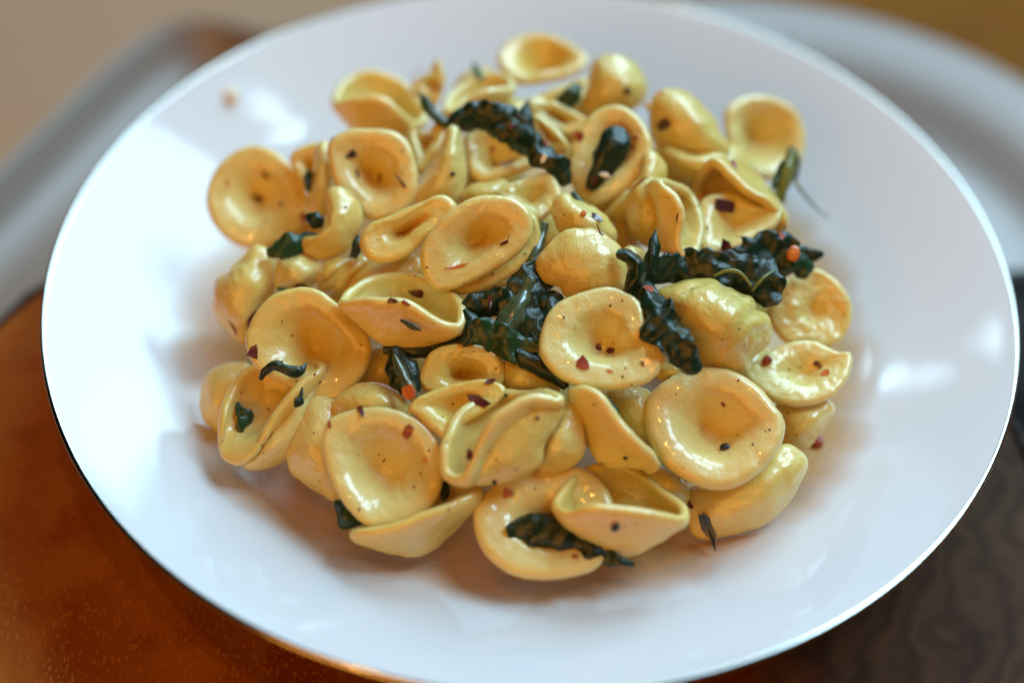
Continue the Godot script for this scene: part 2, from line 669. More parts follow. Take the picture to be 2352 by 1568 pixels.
func fold(label: String, rim: Array, c: Array, o := {}) -> void:
	o.fold = true
	o.c = c
	cup(label, rim, o)


func pasta() -> void:
	# back of the heap
	fold("clam folded yellow shell at the far left back of the heap, two lips up", [765,242,0, 769,211,-4, 795,181,-8, 847,161,-10, 895,171,-10, 935,195,-9, 959,229,-7, 985,271,-3, 960,292,2, 920,264,6, 895,243,7, 847,228,7, 800,235,5], [860,325,-4])
	cup("thin upright shell with a pointed tip between two back leaves", [1007,137, 1020,170, 1017,205, 1002,240, 965,225, 946,193, 968,180, 992,165], {"depth": 3.0, "back": 4.0})
	fold("shell lying on its side with a small green tip above it, back row", [1018,262,0, 1025,231,-4, 1055,199,-7, 1096,179,-8, 1136,169,-8, 1176,183,-5, 1180,205,0, 1140,210,5, 1090,232,6, 1045,264,4], [1105,275,-3])
	cup("highest shell at the very back, an open ring cup tipped toward the viewer", [1144,141, 1152,115, 1182,89, 1232,76, 1282,89, 1322,111, 1348,133, 1338,159, 1292,179, 1202,193, 1162,175], {"depth": 7.0, "ty": -0.75, "back": -4.0, "r0": 0.15, "r1": 0.95})
	cup("shell wedged under the highest ring cup, holding a small dark leaf", [1212,235, 1260,212, 1300,195, 1340,180, 1352,200, 1330,240, 1290,265, 1240,265], {"depth": 4.0, "ty": -0.5, "back": 1.0})
	cup("rounded dome at the back with a white shine and one dark speck", [1345,262, 1332,235, 1350,185, 1365,142, 1387,129, 1415,127, 1453,143, 1479,175, 1489,207, 1475,238, 1430,264, 1385,272], {"depth": -8.0, "back": -1.0})
	cup("pale underside lying below the big dome with a square flake", [1525,345, 1590,355, 1665,358, 1665,380, 1650,402, 1605,414, 1560,398, 1535,372], {"depth": -4.0, "back": 4.0, "m": 2})
	cup("big smooth dome at the back right carrying a square dark flake", [1492,280, 1500,225, 1520,207, 1547,204, 1587,220, 1619,247, 1643,278, 1655,314, 1675,347, 1659,364, 1607,362, 1557,355, 1507,332], {"depth": -8.0, "back": -2.0})
	cup("deep orange cup standing at the far right back beside the green stem", [1667,258, 1697,228, 1741,220, 1787,228, 1827,254, 1847,298, 1847,342, 1827,392, 1767,412, 1720,400, 1690,368, 1671,322], {"depth": 9.0, "tx": -0.35, "ty": -0.1, "back": -2.0, "r0": 0.3, "r1": 0.95})
	fold("folded shell with a long slanting lip below the orange back cup", [1637,366,4, 1680,398,6, 1730,436,7, 1780,472,6, 1808,522,4, 1760,540,-4, 1680,520,-8, 1610,472,-8, 1593,430,-7, 1605,396,-3], [1735,418,-8])
	# second row
	cup("large round cup at the left edge dotted with flakes and one white glint", [475,462, 485,412, 515,368, 559,340, 589,336, 629,348, 669,382, 695,424, 707,464, 697,512, 661,546, 599,570, 539,558, 499,524, 481,492], {"depth": 6.0, "ty": -0.15, "r0": 0.3, "r1": 0.8})
	cup("yellow shell half hidden right of the large left cup with a leaf scrap", [667,362, 690,340, 735,330, 748,360, 742,410, 722,445, 700,430, 680,400], {"depth": 5.0, "back": 3.0})
	cup("narrow upright shell squeezed left of the deep oval cup", [738,328, 757,338, 766,400, 758,470, 738,502, 712,484, 718,420, 728,370], {"depth": -5.0, "back": 1.0})
	cup("J shaped curled shell with a pale hooked lip below the deep oval cup", [757,440, 766,500, 762,545, 720,556, 683,553, 695,580, 740,597, 785,580, 815,545, 832,505, 818,460, 780,430], {"depth": -5.0, "back": 1.0})
	cup("deep oval cup with a broad bright left lip and a dark slot inside", [754,335, 772,314, 800,300, 845,297, 905,305, 937,330, 951,368, 957,408, 955,452, 929,486, 893,500, 860,504, 830,490, 790,452, 766,412, 756,370], {"depth": 10.0, "c": [862,410,0], "r0": 0.3, "r1": 0.78, "th": 3.2, "back": -2.0})
	cup("pale shell with two white lips behind the deep oval cup", [935,300, 950,290, 975,305, 1000,285, 1027,290, 1017,330, 992,370, 965,400, 950,360], {"depth": 5.0, "ty": -0.4, "back": 2.0})
	cup("shell with a tall straight lip leaning right of the deep oval cup", [1042,287, 1020,325, 995,375, 975,420, 958,468, 1000,484, 1047,470, 1064,430, 1070,390, 1064,350, 1053,310], {"depth": -5.0})
	cup("squashed shell with a long dark slot left of the central cup", [828,560, 834,535, 857,511, 907,492, 967,466, 1007,450, 1033,456, 1048,480, 1030,512, 975,548, 937,586, 887,602, 847,594], {"depth": 9.0, "ty": -0.1, "r0": 0.25, "r1": 0.7, "th": 3.4, "back": -3.0})
	cup("open orange cup crossed by the back leaf with a flake in it", [1068,315, 1090,292, 1130,288, 1180,310, 1222,350, 1227,377, 1202,392, 1150,410, 1107,416, 1082,396, 1072,352], {"depth": 7.0, "ty": -0.5, "r0": 0.2, "r1": 0.9})
	cup("shell with a bright curved edge right of the back leaf", [1222,268, 1243,268, 1274,293, 1302,325, 1305,340, 1287,352, 1255,347, 1233,320], {"depth": 4.0, "tx": 0.3, "back": -1.0})
	cup("yellow shell behind the bright curved edge, under the small dark leaf", [1218,243, 1262,234, 1305,250, 1345,274, 1332,300, 1302,312, 1260,292, 1230,270], {"depth": 5.0, "back": 2.0})
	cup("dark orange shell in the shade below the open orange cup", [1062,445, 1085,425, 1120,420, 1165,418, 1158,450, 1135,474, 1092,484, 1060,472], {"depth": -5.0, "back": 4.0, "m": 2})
	cup("wet shell with a rippled surface behind the central cup", [1140,450, 1160,430, 1185,418, 1225,405, 1258,398, 1280,420, 1288,450, 1272,480, 1235,508, 1200,500, 1165,475], {"depth": 4.0, "ty": -0.4, "rough": 0.35})
	cup("layered shell edge curving under the tall cup that holds a leaf", [1490,350, 1520,368, 1529,400, 1517,440, 1472,482, 1422,514, 1393,502, 1420,470, 1460,430], {"depth": -5.0, "back": 3.0, "m": 2})
	cup("tall oval cup at the back holding a dark leaf and red flakes", [1346,280, 1368,258, 1394,246, 1424,244, 1455,261, 1480,289, 1497,335, 1488,379, 1458,421, 1412,452, 1370,472, 1335,455, 1312,412, 1312,350, 1328,310], {"depth": 9.0, "tx": 0.15, "ty": -0.2, "r0": 0.2, "r1": 0.85, "th": 3.0, "back": -1.0})
	cup("ridged pale shell with purple flake in front of the tall leaf cup", [1274,462, 1290,447, 1310,460, 1345,468, 1376,483, 1404,518, 1414,552, 1380,572, 1320,562, 1290,538, 1272,495], {"depth": -6.0, "wrinkle": 0.5})
	fold("clam shaped shell with an open slot on its right side, black thread inside", [1512,413,5, 1545,448,7, 1554,495,7, 1553,545,6, 1562,592,5, 1592,594,3, 1611,552,0, 1617,508,-2, 1607,470,-4, 1582,438,-5, 1548,420,-2], [1446,488,-4], {"pw": 0.55, "back": -2.0})
	cup("left shoulder of the yellow clam shell beneath its slot", [1446,440, 1460,417, 1505,409, 1530,425, 1550,470, 1553,540, 1530,575, 1490,565, 1455,538, 1440,490], {"depth": -5.0, "back": 1.5})
	cup("pale shallow shell with the large purple flake, right side", [1607,475, 1618,458, 1640,448, 1671,443, 1709,455, 1746,476, 1788,476, 1796,494, 1776,525, 1717,563, 1658,585, 1614,582, 1606,528], {"depth": 4.5, "ty": -0.4, "r0": 0.2, "r1": 0.9, "back": -2.0})
	# middle
	cup("lower of the two nested cups in the centre", [1000,625, 1040,560, 1110,490, 1190,470, 1224,492, 1238,522, 1238,560, 1206,606, 1160,640, 1100,668, 1045,676, 1010,660], {"depth": 8.0, "ty": -0.1, "back": 2.5, "r0": 0.1, "r1": 0.9})
	cup("central open cup lying on another cup, deep yellow hollow", [968,602, 972,562, 1006,512, 1047,477, 1102,453, 1168,455, 1206,475, 1221,505, 1218,540, 1192,577, 1150,608, 1095,643, 1040,664, 1002,666, 983,648], {"depth": 9.0, "c": [1112,548,0], "r0": 0.15, "r1": 0.78, "th": 3.2, "back": -4.0})
	cup("saddle shaped smooth shell right of the central cup", [1233,608, 1250,576, 1298,532, 1340,526, 1369,528, 1398,547, 1429,578, 1438,635, 1427,667, 1370,692, 1310,686, 1285,658, 1248,642], {"depth": -4.5, "back": -2.0})
	cup("wide flat rimmed cup right of centre with three flakes in its pit", [1240,805, 1252,740, 1281,699, 1340,672, 1395,660, 1438,673, 1470,699, 1484,752, 1517,790, 1528,822, 1488,876, 1398,894, 1310,879, 1266,850], {"depth": 7.0, "c": [1388,772,0], "ty": -0.3, "r0": 0.4, "r1": 0.74, "back": -4.0})
	cup("plump wrinkled shell with deep creases at its right side", [1507,680, 1552,652, 1592,641, 1633,642, 1673,664, 1726,690, 1738,717, 1768,737, 1764,789, 1726,824, 1712,858, 1645,856, 1607,836, 1578,778, 1546,725], {"depth": -12.0, "wrinkle": 0.75, "rough": 0.3, "back": -1.0, "n": 110, "steps": 26})
	cup("flat round shell with a lumpy shine at the right edge of the heap", [1768,720, 1794,661, 1847,627, 1878,619, 1922,646, 1951,690, 1954,736, 1937,774, 1900,798, 1847,798, 1792,774], {"depth": 3.0, "ty": -0.1, "rough": 0.45, "r0": 0.1, "r1": 0.6})
	cup("shell under the glossy flat one at the right edge, red seed beside it", [1788,922, 1840,930, 1895,922, 1914,935, 1902,970, 1870,1012, 1830,1040, 1800,1022, 1788,970], {"depth": -5.0, "back": 2.0})
	cup("glossy flat shell with orange seeds at the right edge", [1713,862, 1744,829, 1794,795, 1861,785, 1893,795, 1922,809, 1951,812, 1957,831, 1943,873, 1907,912, 1847,930, 1788,924, 1742,897], {"depth": 3.5, "ty": -0.55, "rough": 0.3, "r0": 0.1, "r1": 0.8, "back": -3.0})
	cup("knobbly pale shell at the lower right end of the heap", [1573,1136, 1640,1120, 1720,1098, 1775,1050, 1799,1023, 1832,1031, 1852,1058, 1842,1096, 1810,1155, 1752,1204, 1670,1228, 1605,1232, 1583,1200], {"depth": -7.0, "wrinkle": 0.3, "back": 1.0})
	cup("thick ringed cup at lower right with a black speck inside", [1484,948, 1494,912, 1528,878, 1570,855, 1627,845, 1686,856, 1744,893, 1779,937, 1795,958, 1799,996, 1770,1054, 1711,1106, 1650,1122, 1590,1106, 1528,1062, 1492,1003], {"depth": 9.0, "c": [1640,968,0], "ty": -0.3, "r0": 0.5, "r1": 0.86, "th": 4.0, "back": -4.0})
	cup("orange shell scrap in the gap below the folded dark leaf", [1503,842, 1540,828, 1582,848, 1562,872, 1520,868], {"depth": -2.5, "back": 3.0, "m": 2})
	cup("small pale shell showing behind the curled dark leaf", [1436,572, 1470,573, 1492,600, 1487,640, 1450,645], {"depth": -3.0, "back": 3.0})
	# left and centre left
	cup("wrinkled pale shell at the left edge with a curved dark thread", [489,692, 495,652, 522,623, 556,597, 580,572, 599,564, 621,582, 633,626, 630,668, 602,706, 577,762, 562,790, 540,777, 513,750, 494,722], {"depth": -7.0, "wrinkle": 0.3, "rough": 0.3, "back": -1.0})
	cup("shell with upright ridges beside the wrinkled left one", [634,612, 646,594, 690,582, 720,598, 737,620, 717,652, 690,668, 640,667], {"depth": -5.0, "wrinkle": 0.55, "back": 2.0})
	cup("small orange shell end showing under the J shaped one", [725,650, 734,620, 775,597, 802,600, 772,626, 748,654], {"depth": -3.0, "back": 5.0, "m": 2})
	cup("arched orange shell back above the split clam shell", [788,690, 795,652, 822,626, 866,601, 920,593, 965,598, 987,620, 982,662, 940,685, 860,698], {"depth": -4.0, "back": 9.0, "m": 2})
	cup("outer arch left of the orange arched shell", [735,668, 749,640, 793,605, 834,590, 852,600, 812,630, 792,660, 782,695, 758,692], {"depth": -4.0, "back": 7.0})
	fold("split clam shell with a bright front lip left of the central leaves", [781,698,0, 801,667,-5, 851,638,-9, 924,626,-10, 983,637,-9, 1042,674,-6, 1070,712,-1, 1064,753,3, 1030,754,4, 998,739,5, 939,710,6, 866,694,6, 815,694,3], [918,800,-1], {"back": -3.0})
	cup("broad cup with a wide smooth orange hollow, left of centre", [566,793, 572,755, 592,714, 631,677, 690,661, 734,669, 778,701, 818,737, 844,769, 852,807, 839,851, 808,890, 763,918, 700,904, 640,874, 588,842], {"depth": 8.0, "c": [722,795,0], "ty": -0.1, "r0": 0.1, "r1": 0.85, "back": -3.0})
	cup("shell at the far left edge tucked behind the leafy clam shell", [462,910, 475,866, 500,844, 540,836, 574,842, 560,882, 530,932, 512,992, 485,980, 465,951], {"depth": -5.0, "wrinkle": 0.2, "back": 1.0})
	fold("clam shell at lower left with leaf scraps on its two lips", [502,955,0, 502,1014,1, 516,1056,3, 552,1066,5, 588,1040,6, 622,985,6, 662,930,6, 702,880,5, 747,846,2, 735,830,-2, 675,831,-5, 602,833,-6, 557,850,-5, 527,890,-3], [630,985,2], {"back": -4.0, "pw": 0.6})
	cup("outer wall of the leafy clam shell at lower left", [735,860, 745,866, 726,892, 720,937, 706,981, 662,1048, 603,1076, 560,1074, 600,1030, 650,955], {"depth": -5.0, "back": 0.5})
	cup("dark looped shell in the shade under the central leaf", [963,880, 973,840, 990,811, 1023,795, 1090,792, 1136,811, 1157,840, 1155,877, 1130,902, 1060,912, 1000,907], {"depth": 7.0, "c": [1070,865,0], "r0": 0.25, "r1": 0.75, "back": 3.0, "m": 2})
	cup("dim orange shell deep in the gap right of the looped one", [1155,830, 1190,825, 1230,840, 1282,880, 1272,905, 1200,905, 1160,892], {"depth": -4.0, "back": 6.0, "m": 2})
	cup("rounded shell behind the oily cup, orange seed lying at its side", [768,925, 807,889, 851,879, 895,891, 938,925, 942,962, 860,972, 790,967], {"depth": -5.0, "back": 2.0})
	# front
	cup("tall pale shell between the leafy clam and the oily cup", [690,960, 717,920, 749,911, 792,940, 802,980, 792,1060, 782,1144, 740,1134, 700,1110, 670,1084, 662,1045, 675,1000], {"depth": -6.0, "back": 2.0, "wrinkle": 0.12})
	fold("shell lying on edge under the oily cup at the front left", [806,1230,3, 900,1217,6, 990,1189,6, 1050,1158,4, 1110,1127,0, 1062,1110,-5, 980,1130,-8, 900,1180,-8, 838,1213,-3], [952,1272,-3], {"back": -1.0})
	cup("oily cup at the front left with a bright wet pit", [741,1020, 747,979, 768,957, 822,940, 881,937, 939,954, 985,985, 1011,1029, 1017,1072, 1009,1132, 983,1171, 939,1195, 881,1209, 837,1202, 792,1156, 762,1103, 748,1058], {"depth": 7.0, "c": [884,1082,0], "ty": -0.15, "r0": 0.25, "r1": 0.92, "back": -4.0})
	cup("yellow shell lip leaning behind the double lobed front shell", [938,940, 955,917, 1000,896, 1060,879, 1120,874, 1162,895, 1132,935, 1070,972, 1022,1004, 1000,992, 958,955], {"depth": 4.0, "ty": -0.3, "back": -1.0})
	fold("double lobed shell at front centre with a big dark flake", [1292,916,3, 1227,911,5, 1160,945,6, 1120,990,6, 1090,1050,5, 1062,1108,4, 1018,1097,2, 1011,1050,1, 1022,1000,-1, 1054,942,-4, 1112,905,-7, 1160,897,-8, 1215,902,-6, 1262,899,-1], [1205,1065,-7], {"back": -4.0, "pw": 0.6})
	cup("right wall of the double lobed front shell", [1227,914, 1271,906, 1291,920, 1285,956, 1253,1015, 1233,1071, 1171,1103, 1092,1111, 1080,1095, 1105,1010, 1150,950], {"depth": -3.5, "back": -3.5})
	cup("thin crescent lip beside the double lobed front shell", [1312,925, 1334,965, 1342,1010, 1332,1052, 1290,1078, 1243,1080, 1238,1062, 1270,1010, 1298,970], {"depth": -5.0, "tx": 0.4, "back": 2.5})
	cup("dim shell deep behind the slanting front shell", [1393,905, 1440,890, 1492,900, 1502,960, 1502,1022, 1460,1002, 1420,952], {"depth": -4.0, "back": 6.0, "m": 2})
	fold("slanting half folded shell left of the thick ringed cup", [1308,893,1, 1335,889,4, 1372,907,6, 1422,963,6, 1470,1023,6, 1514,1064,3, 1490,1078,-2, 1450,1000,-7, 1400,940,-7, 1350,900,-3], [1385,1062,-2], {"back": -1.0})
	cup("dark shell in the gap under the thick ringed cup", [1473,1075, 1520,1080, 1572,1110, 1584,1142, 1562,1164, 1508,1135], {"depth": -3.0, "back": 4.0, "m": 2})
	cup("large round ring at the front centre filled with dark leaf", [1090,1185, 1106,1141, 1157,1100, 1239,1073, 1320,1071, 1382,1108, 1412,1180, 1402,1252, 1371,1300, 1311,1322, 1231,1328, 1171,1314, 1121,1276, 1098,1235], {"depth": 8.0, "c": [1250,1200,0], "ty": -0.45, "r0": 0.2, "r1": 0.7, "th": 3.6, "back": 1.0})
	fold("boat shaped shell at the front right with one black seed", [1270,1165,0, 1278,1135,-3, 1309,1097,-7, 1351,1072,-10, 1410,1060,-11, 1470,1080,-10, 1532,1130,-7, 1577,1170,-1, 1574,1196,3, 1510,1187,6, 1430,1182,7, 1351,1172,7, 1298,1187,4], [1436,1270,-2], {"back": -4.0})
	# mostly hidden pieces that close the gaps of the heap
	for q in [[1560, 1050, "between the slanting shell and the thick ringed cup"], [1680, 700, "behind the plump wrinkled shell"], [1330, 950, "behind the top of the slanting front shell"], [1150, 700, "under the leaves in the central hollow"], [1700, 850, "between the wrinkled shell and the glossy flat shell"], [1560, 380, "under the square flake dome at the back right"], [1180, 300, "under the long twisted back leaf"], [1310, 300, "left of the tall oval leaf cup at the back"], [1120, 400, "below the open orange cup"], [700, 540, "left of the J shaped shell"], [1280, 560, "between the central cup and the saddle shaped shell"], [1380, 500, "behind the ridged pale shell"], [1640, 400, "left of the slanting lip below the orange back cup"], [1100, 230, "behind the long twisted back leaf"], [1400, 560, "between the ridged pale shell and the saddle shaped shell"], [900, 850, "between the split clam shell and the looped shell"]]:
		var x: float = q[0]
		var y: float = q[1]
		var dir := ray(x, y)
		var deep := minf(17.0, ((-0.010 - EYE.y) / dir.y - heap_depth(x, y)) / MM)
		var lp := []
		var sx := rng.randf_range(70.0, 90.0)
		var rot := rng.randf() * TAU
		for j in 9:
			var a := TAU * j / 9.0
			var rr := sx * (1.0 + 0.12 * sin(a * 2.0 + rot) + rng.randf_range(-0.05, 0.05))
			lp.append(x + cos(a) * rr)
			lp.append(y + sin(a) * rr * 0.85)
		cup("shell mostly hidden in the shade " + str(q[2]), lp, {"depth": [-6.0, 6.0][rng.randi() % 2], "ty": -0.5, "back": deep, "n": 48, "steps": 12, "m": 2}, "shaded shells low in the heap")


# A crumpled blade along a spine of [x, y, half width, lift in mm].
func ribbon(called: String, label: String, spine: Array, o: Dictionary, m: Material, category := "leaf", group := "wilted greens among the pasta") -> MeshInstance3D:
	var cnt := spine.size() / 4
	var cx := 0.0
	var cy := 0.0
	for i in cnt:
		cx += spine[i * 4] / float(cnt)
		cy += spine[i * 4 + 1] / float(cnt)
	var t0 := heap_depth(cx, cy) + float(o.get("back", 0.0)) * MM
	var mpp := t0 / FOCAL
	var ty: float = o.get("ty", -0.35)
	var tx: float = o.get("tx", 0.0)
	var curl: float = o.get("curl", 0.5)
	var crumple: float = o.get("crumple", 1.2)
	var across: int = o.get("across", 14)
	var thick: float = o.get("th", 0.7)
	var sd: float = hash(label) % 499
	var rings := []
	var long := (cnt - 1) * 12
	var mids := []
	for k in long + 1:
		var s := minf(float(k) / 12.0, cnt - 1.0)
		var i := mini(int(s), cnt - 2)
		var f := s - i
		var v := []
		for c in 4:
			var a: float = spine[maxi(i - 1, 0) * 4 + c]
			var b: float = spine[i * 4 + c]
			var d: float = spine[(i + 1) * 4 + c]
			var e: float = spine[mini(i + 2, cnt - 1) * 4 + c]
			v.append(cubic_interpolate(b, d, a, e, f))
		var z: float = v[3] + (tx * (v[0] - cx) + ty * (cy - v[1])) * mpp / MM
		mids.append([EYE + ray(v[0], v[1]) * (t0 - z * MM), maxf(v[2], 0.6) * mpp])
	var back := -ray(cx, cy).normalized()
	for k in long + 1:
		var along: Vector3 = (mids[mini(k + 1, long)][0] - mids[maxi(k - 1, 0)][0]).normalized()
		var side := along.cross(back).normalized()
		var nrm := side.cross(along).normalized()
		if nrm.dot(back) < 0.0: nrm = -nrm
		var up := PackedVector3Array()
		var w: float = mids[k][1]
		var p0: Vector3 = mids[k][0]
		var ring := PackedVector3Array()
		for j in across * 2:
			var u := -1.0 + 2.0 * j / (across - 1.0) if j < across else 1.0 - 2.0 * (j - across) / (across - 1.0)
			var s := p0 / MM + side * u * w / MM
			var edge := 1.0 + 0.42 * noise.get_noise_3d(s.x * 1.6 + sd, s.y * 1.6, s.z * 1.6) + 0.10 * fine.get_noise_3d(s.x * 0.5 + sd, s.y * 0.5, s.z * 0.5)
			var lift := -curl * u * u * w + crumple * (0.55 + 0.7 * u * u) * MM * (noise.get_noise_3d(s.x * 1.05 + sd, s.y * 1.05, s.z * 1.05) + 0.12 * fine.get_noise_3d(s.x * 0.8 + sd, s.y * 0.8, s.z * 0.8))
			var hh := thick * 0.5 * MM * sqrt(maxf(1.0 - pow(u, 6.0), 0.04))
			ring.append(p0 + side * u * w * edge + nrm * (lift + (hh if j < across else -hh)))
		rings.append(ring)
	var low: Vector3 = mids[long / 2][0]
	var fixed := []
	for e in [0, 1]:
		var ring: PackedVector3Array = rings[0 if e == 0 else long]
		var mid := Vector3.ZERO
		for p in ring: mid += p / ring.size()
		var one := PackedVector3Array()
		for p in ring: one.append(mid)
		if e == 0: rings.push_front(one)
		else: rings.push_back(one)
		long += 1
	for ring in rings:
		var moved := PackedVector3Array()
		for p in ring: moved.append(p - low)
		fixed.append(moved)
	var mesh := rings_mesh(fixed)
	if o.has("parent"):
		var host: Node3D = o.parent
		put(called, mesh, m, low - host.position, host)
		return null
	var made := put(called, mesh, m, low)
	tag(made, label, category, group)
	catch_flakes(mesh, low)
	return made


func blade(label: String, rim: Array, o: Dictionary, k := 0) -> MeshInstance3D:
	o.th = o.get("th", 0.9)
	o.rough = o.get("rough", 0.8)
	o.fine = o.get("fine", 0.2)
	o.n = o.get("n", 84)
	o.steps = o.get("steps", 22)
	if not o.has("depth"): o.depth = -2.0
	var b := shell("spinach_leaf", label, rim, o, M["leaf%d" % k])
	tag(b, label, "leaf", "wilted greens among the pasta")
	return b


func greens() -> void:
	ribbon("spinach_leaf", "long twisted dark leaf draped over the back of the heap", [1030,292,14,0, 1060,274,28,1, 1095,264,36,2, 1140,270,36,2, 1175,292,40,3, 1205,322,34,3, 1235,352,30,3, 1265,372,24,3, 1290,395,26,2, 1304,425,12,0], {"back": -7.0, "curl": 0.45, "crumple": 3.4, "across": 22}, M.leaf0)
	ribbon("spinach_leaf", "upright flap of dark leaf standing behind the long back leaf", [1212,232,4,1, 1210,255,16,1, 1205,280,22,1, 1205,310,22,0], {"back": -6.0, "curl": 0.4}, M.leaf0)
	ribbon("spinach_leaf", "thin twisted green strip running down from the back left shell", [962,212,5,0, 975,232,10,1, 990,256,13,1, 1012,276,12,1, 1040,292,9,0], {"back": -6.0, "curl": 0.6}, M.leaf1)
	blade("small dark leaf triangle under the highest ring cup", [1276,226, 1300,212, 1330,196, 1328,230, 1308,246, 1290,240], {"back": -3.0, "ty": -0.3}, 1)
	ribbon("spinach_leaf", "tiny green tip sticking up at the very back", [1088,144,3,0, 1094,162,10,0, 1106,184,12,0], {"back": -2.0}, M.leaf2)
	blade("dark leaf lying inside the tall oval back cup", [1378,335, 1395,302, 1420,294, 1443,312, 1440,346, 1424,380, 1398,408, 1372,436, 1345,432, 1345,402, 1362,382, 1362,355], {"back": -3.0, "depth": -2.5}, 0)
	ribbon("green_stalk", "olive stem with dark edges standing by the orange back cup", [1816,346,8,3, 1814,362,14,3, 1806,395,16,3, 1798,430,16,2, 1790,466,12,0], {"back": -7.0, "curl": 0.9, "crumple": 0.5, "th": 1.6}, M.stem_olive, "stalk")
	ribbon("spinach_leaf", "dark left margin of the olive stem by the orange back cup", [1800,368,4,3, 1786,400,6,2, 1778,432,5,1], {"back": -7.5, "th": 1.0}, M.leaf1)
	ribbon("spinach_leaf", "dark folded right margin of the olive stem by the back cup", [1812,340,7,3, 1828,356,8,3, 1832,382,6,2, 1826,410,5,1], {"back": -8.0, "th": 1.0}, M.leaf1)
	ribbon("green_tendril", "thin green tendril reaching from the olive stem onto the plate", [1820,405,3.5,0, 1834,428,3.5,0, 1856,456,3,-2, 1878,480,2.5,-4, 1905,500,1.5,-6], {"back": -2.0, "curl": 0.0, "crumple": 0.1}, M.stem_olive, "stalk")
	ribbon("spinach_leaf", "flat dark leaf under the clam shell at the left end of the right leaf mass", [1476,640,14,0, 1515,622,34,0, 1570,612,40,0, 1630,612,42,0, 1690,622,30,0], {"back": -1.0, "curl": 0.15, "crumple": 2.6, "across": 22}, M.leaf0)
	ribbon("spinach_leaf", "upper fold of the right leaf mass under the pale shallow shell", [1610,604,14,0, 1670,594,30,1, 1730,575,34,1, 1790,560,28,1, 1836,566,12,0], {"back": -2.0, "curl": 0.3, "crumple": 2.6, "across": 22}, M.leaf0)
	var mass := ribbon("spinach_leaf", "broad veined leaf hanging down in the right leaf mass", [1640,628,20,0, 1690,620,44,1, 1735,640,52,1, 1765,672,44,0, 1772,704,16,-1], {"back": -3.0, "curl": 0.25, "crumple": 2.8, "across": 24}, M.leaf0)
	ribbon("spinach_leaf", "ruffled outer leaf at the right side of the right leaf mass", [1730,612,20,0, 1775,602,38,1, 1818,602,40,1, 1842,618,28,0, 1838,640,10,-1], {"back": -3.0, "curl": 0.3, "crumple": 2.6, "across": 22}, M.leaf1)
	for v in [[1640,634,3,0, 1668,622,4,1, 1700,626,4,1, 1726,656,3,0], [1728,668,3,0, 1752,640,4,1, 1776,622,3,0]]:
		ribbon("vein", "", v, {"back": -6.5, "curl": 0.6, "crumple": 0.3, "th": 0.8, "across": 8, "parent": mass}, M.stem_olive)
	ribbon("spinach_leaf", "pointed leaf tip at the right end of the right leaf mass", [1800,572,12,0, 1835,578,18,0, 1866,584,16,0, 1892,582,6,0], {"back": -4.0, "curl": 0.5}, M.leaf0)
	ribbon("spinach_leaf", "narrow leaf sprig between the saddle shell and the clam shell", [1506,530,3,0, 1504,552,11,1, 1500,585,16,1, 1490,625,20,0], {"back": -5.0}, M.leaf0)
	ribbon("spinach_leaf", "curled dark leaf roll right of the saddle shaped shell", [1416,584,12,2, 1442,588,18,3, 1462,606,20,4, 1464,632,20,3, 1448,656,18,2, 1440,678,12,0], {"back": -7.0, "curl": 1.0, "crumple": 1.6}, M.leaf0)
	ribbon("spinach_leaf", "dark folded leaf strap between the flat rimmed cup and the wrinkled shell", [1466,668,24,1, 1490,690,36,3, 1512,724,42,5, 1534,764,44,5, 1558,798,42,5, 1586,830,38,3, 1602,846,24,1], {"back": -6.5, "curl": 0.45, "crumple": 3.4, "across": 24}, M.leaf0)
	ribbon("spinach_leaf", "wide dark leaf running down behind the wet stem in the centre", [1250,585,14,0, 1232,630,40,0, 1210,690,56,0, 1195,745,56,0, 1185,800,30,0], {"back": 1.0, "curl": 0.15, "crumple": 2.6, "across": 24}, M.leaf0)
	ribbon("spinach_leaf", "dark leaf edge along the split clam shell in the central hollow", [1062,706,12,0, 1098,700,30,0, 1145,695,36,0, 1190,680,24,0], {"back": 1.5, "curl": 0.2, "crumple": 2.4, "across": 20}, M.leaf0)
	ribbon("spinach_leaf", "shiny crumpled leaf at the foot of the wet stem", [1072,770,16,0, 1115,765,34,1, 1160,785,38,1, 1205,800,34,0, 1240,790,14,0], {"back": 0.5, "curl": 0.25, "crumple": 2.6, "across": 22}, M.leaf1)
	ribbon("spinach_leaf", "dark leaf fold beside the wide flat rimmed cup in the central hollow", [1282,670,14,0, 1262,705,30,0, 1248,750,34,0, 1240,800,18,0], {"back": 1.0, "curl": 0.25, "crumple": 2.4, "across": 20}, M.leaf0)
	ribbon("green_stalk", "wet translucent stem in the hollow at the centre", [1222,640,13,0, 1206,668,20,0, 1190,700,25,1, 1172,736,29,1, 1156,770,28,1], {"back": 0.5, "curl": 0.55, "crumple": 0.9, "th": 1.8, "across": 20}, M.stem, "stalk")
	ribbon("green_stalk", "thin pale stem slipping between the central cup and the saddle shell", [1252,512,11,0, 1240,548,13,0, 1226,585,14,0, 1212,625,12,0], {"back": 1.5, "curl": 0.4, "crumple": 0.6, "th": 1.4}, M.stem, "stalk")
	ribbon("spinach_leaf", "short leaf curl at the left of the central hollow", [1066,710,10,0, 1085,738,18,1, 1080,770,16,1, 1060,790,8,0], {"back": -1.0}, M.leaf0)
	ribbon("spinach_leaf", "dark leaf with a pale rib left of the looped shell", [900,800,16,1, 912,830,32,1, 930,868,34,1, 950,905,20,0], {"back": -1.0, "curl": 0.6}, M.leaf0)
	ribbon("green_stalk", "short pale rib on the leaf left of the looped shell", [905,815,5,2, 920,850,12,2, 940,888,14,2, 956,912,8,1], {"back": -2.0, "curl": 0.6, "crumple": 0.3, "th": 1.2}, M.stem, "stalk")
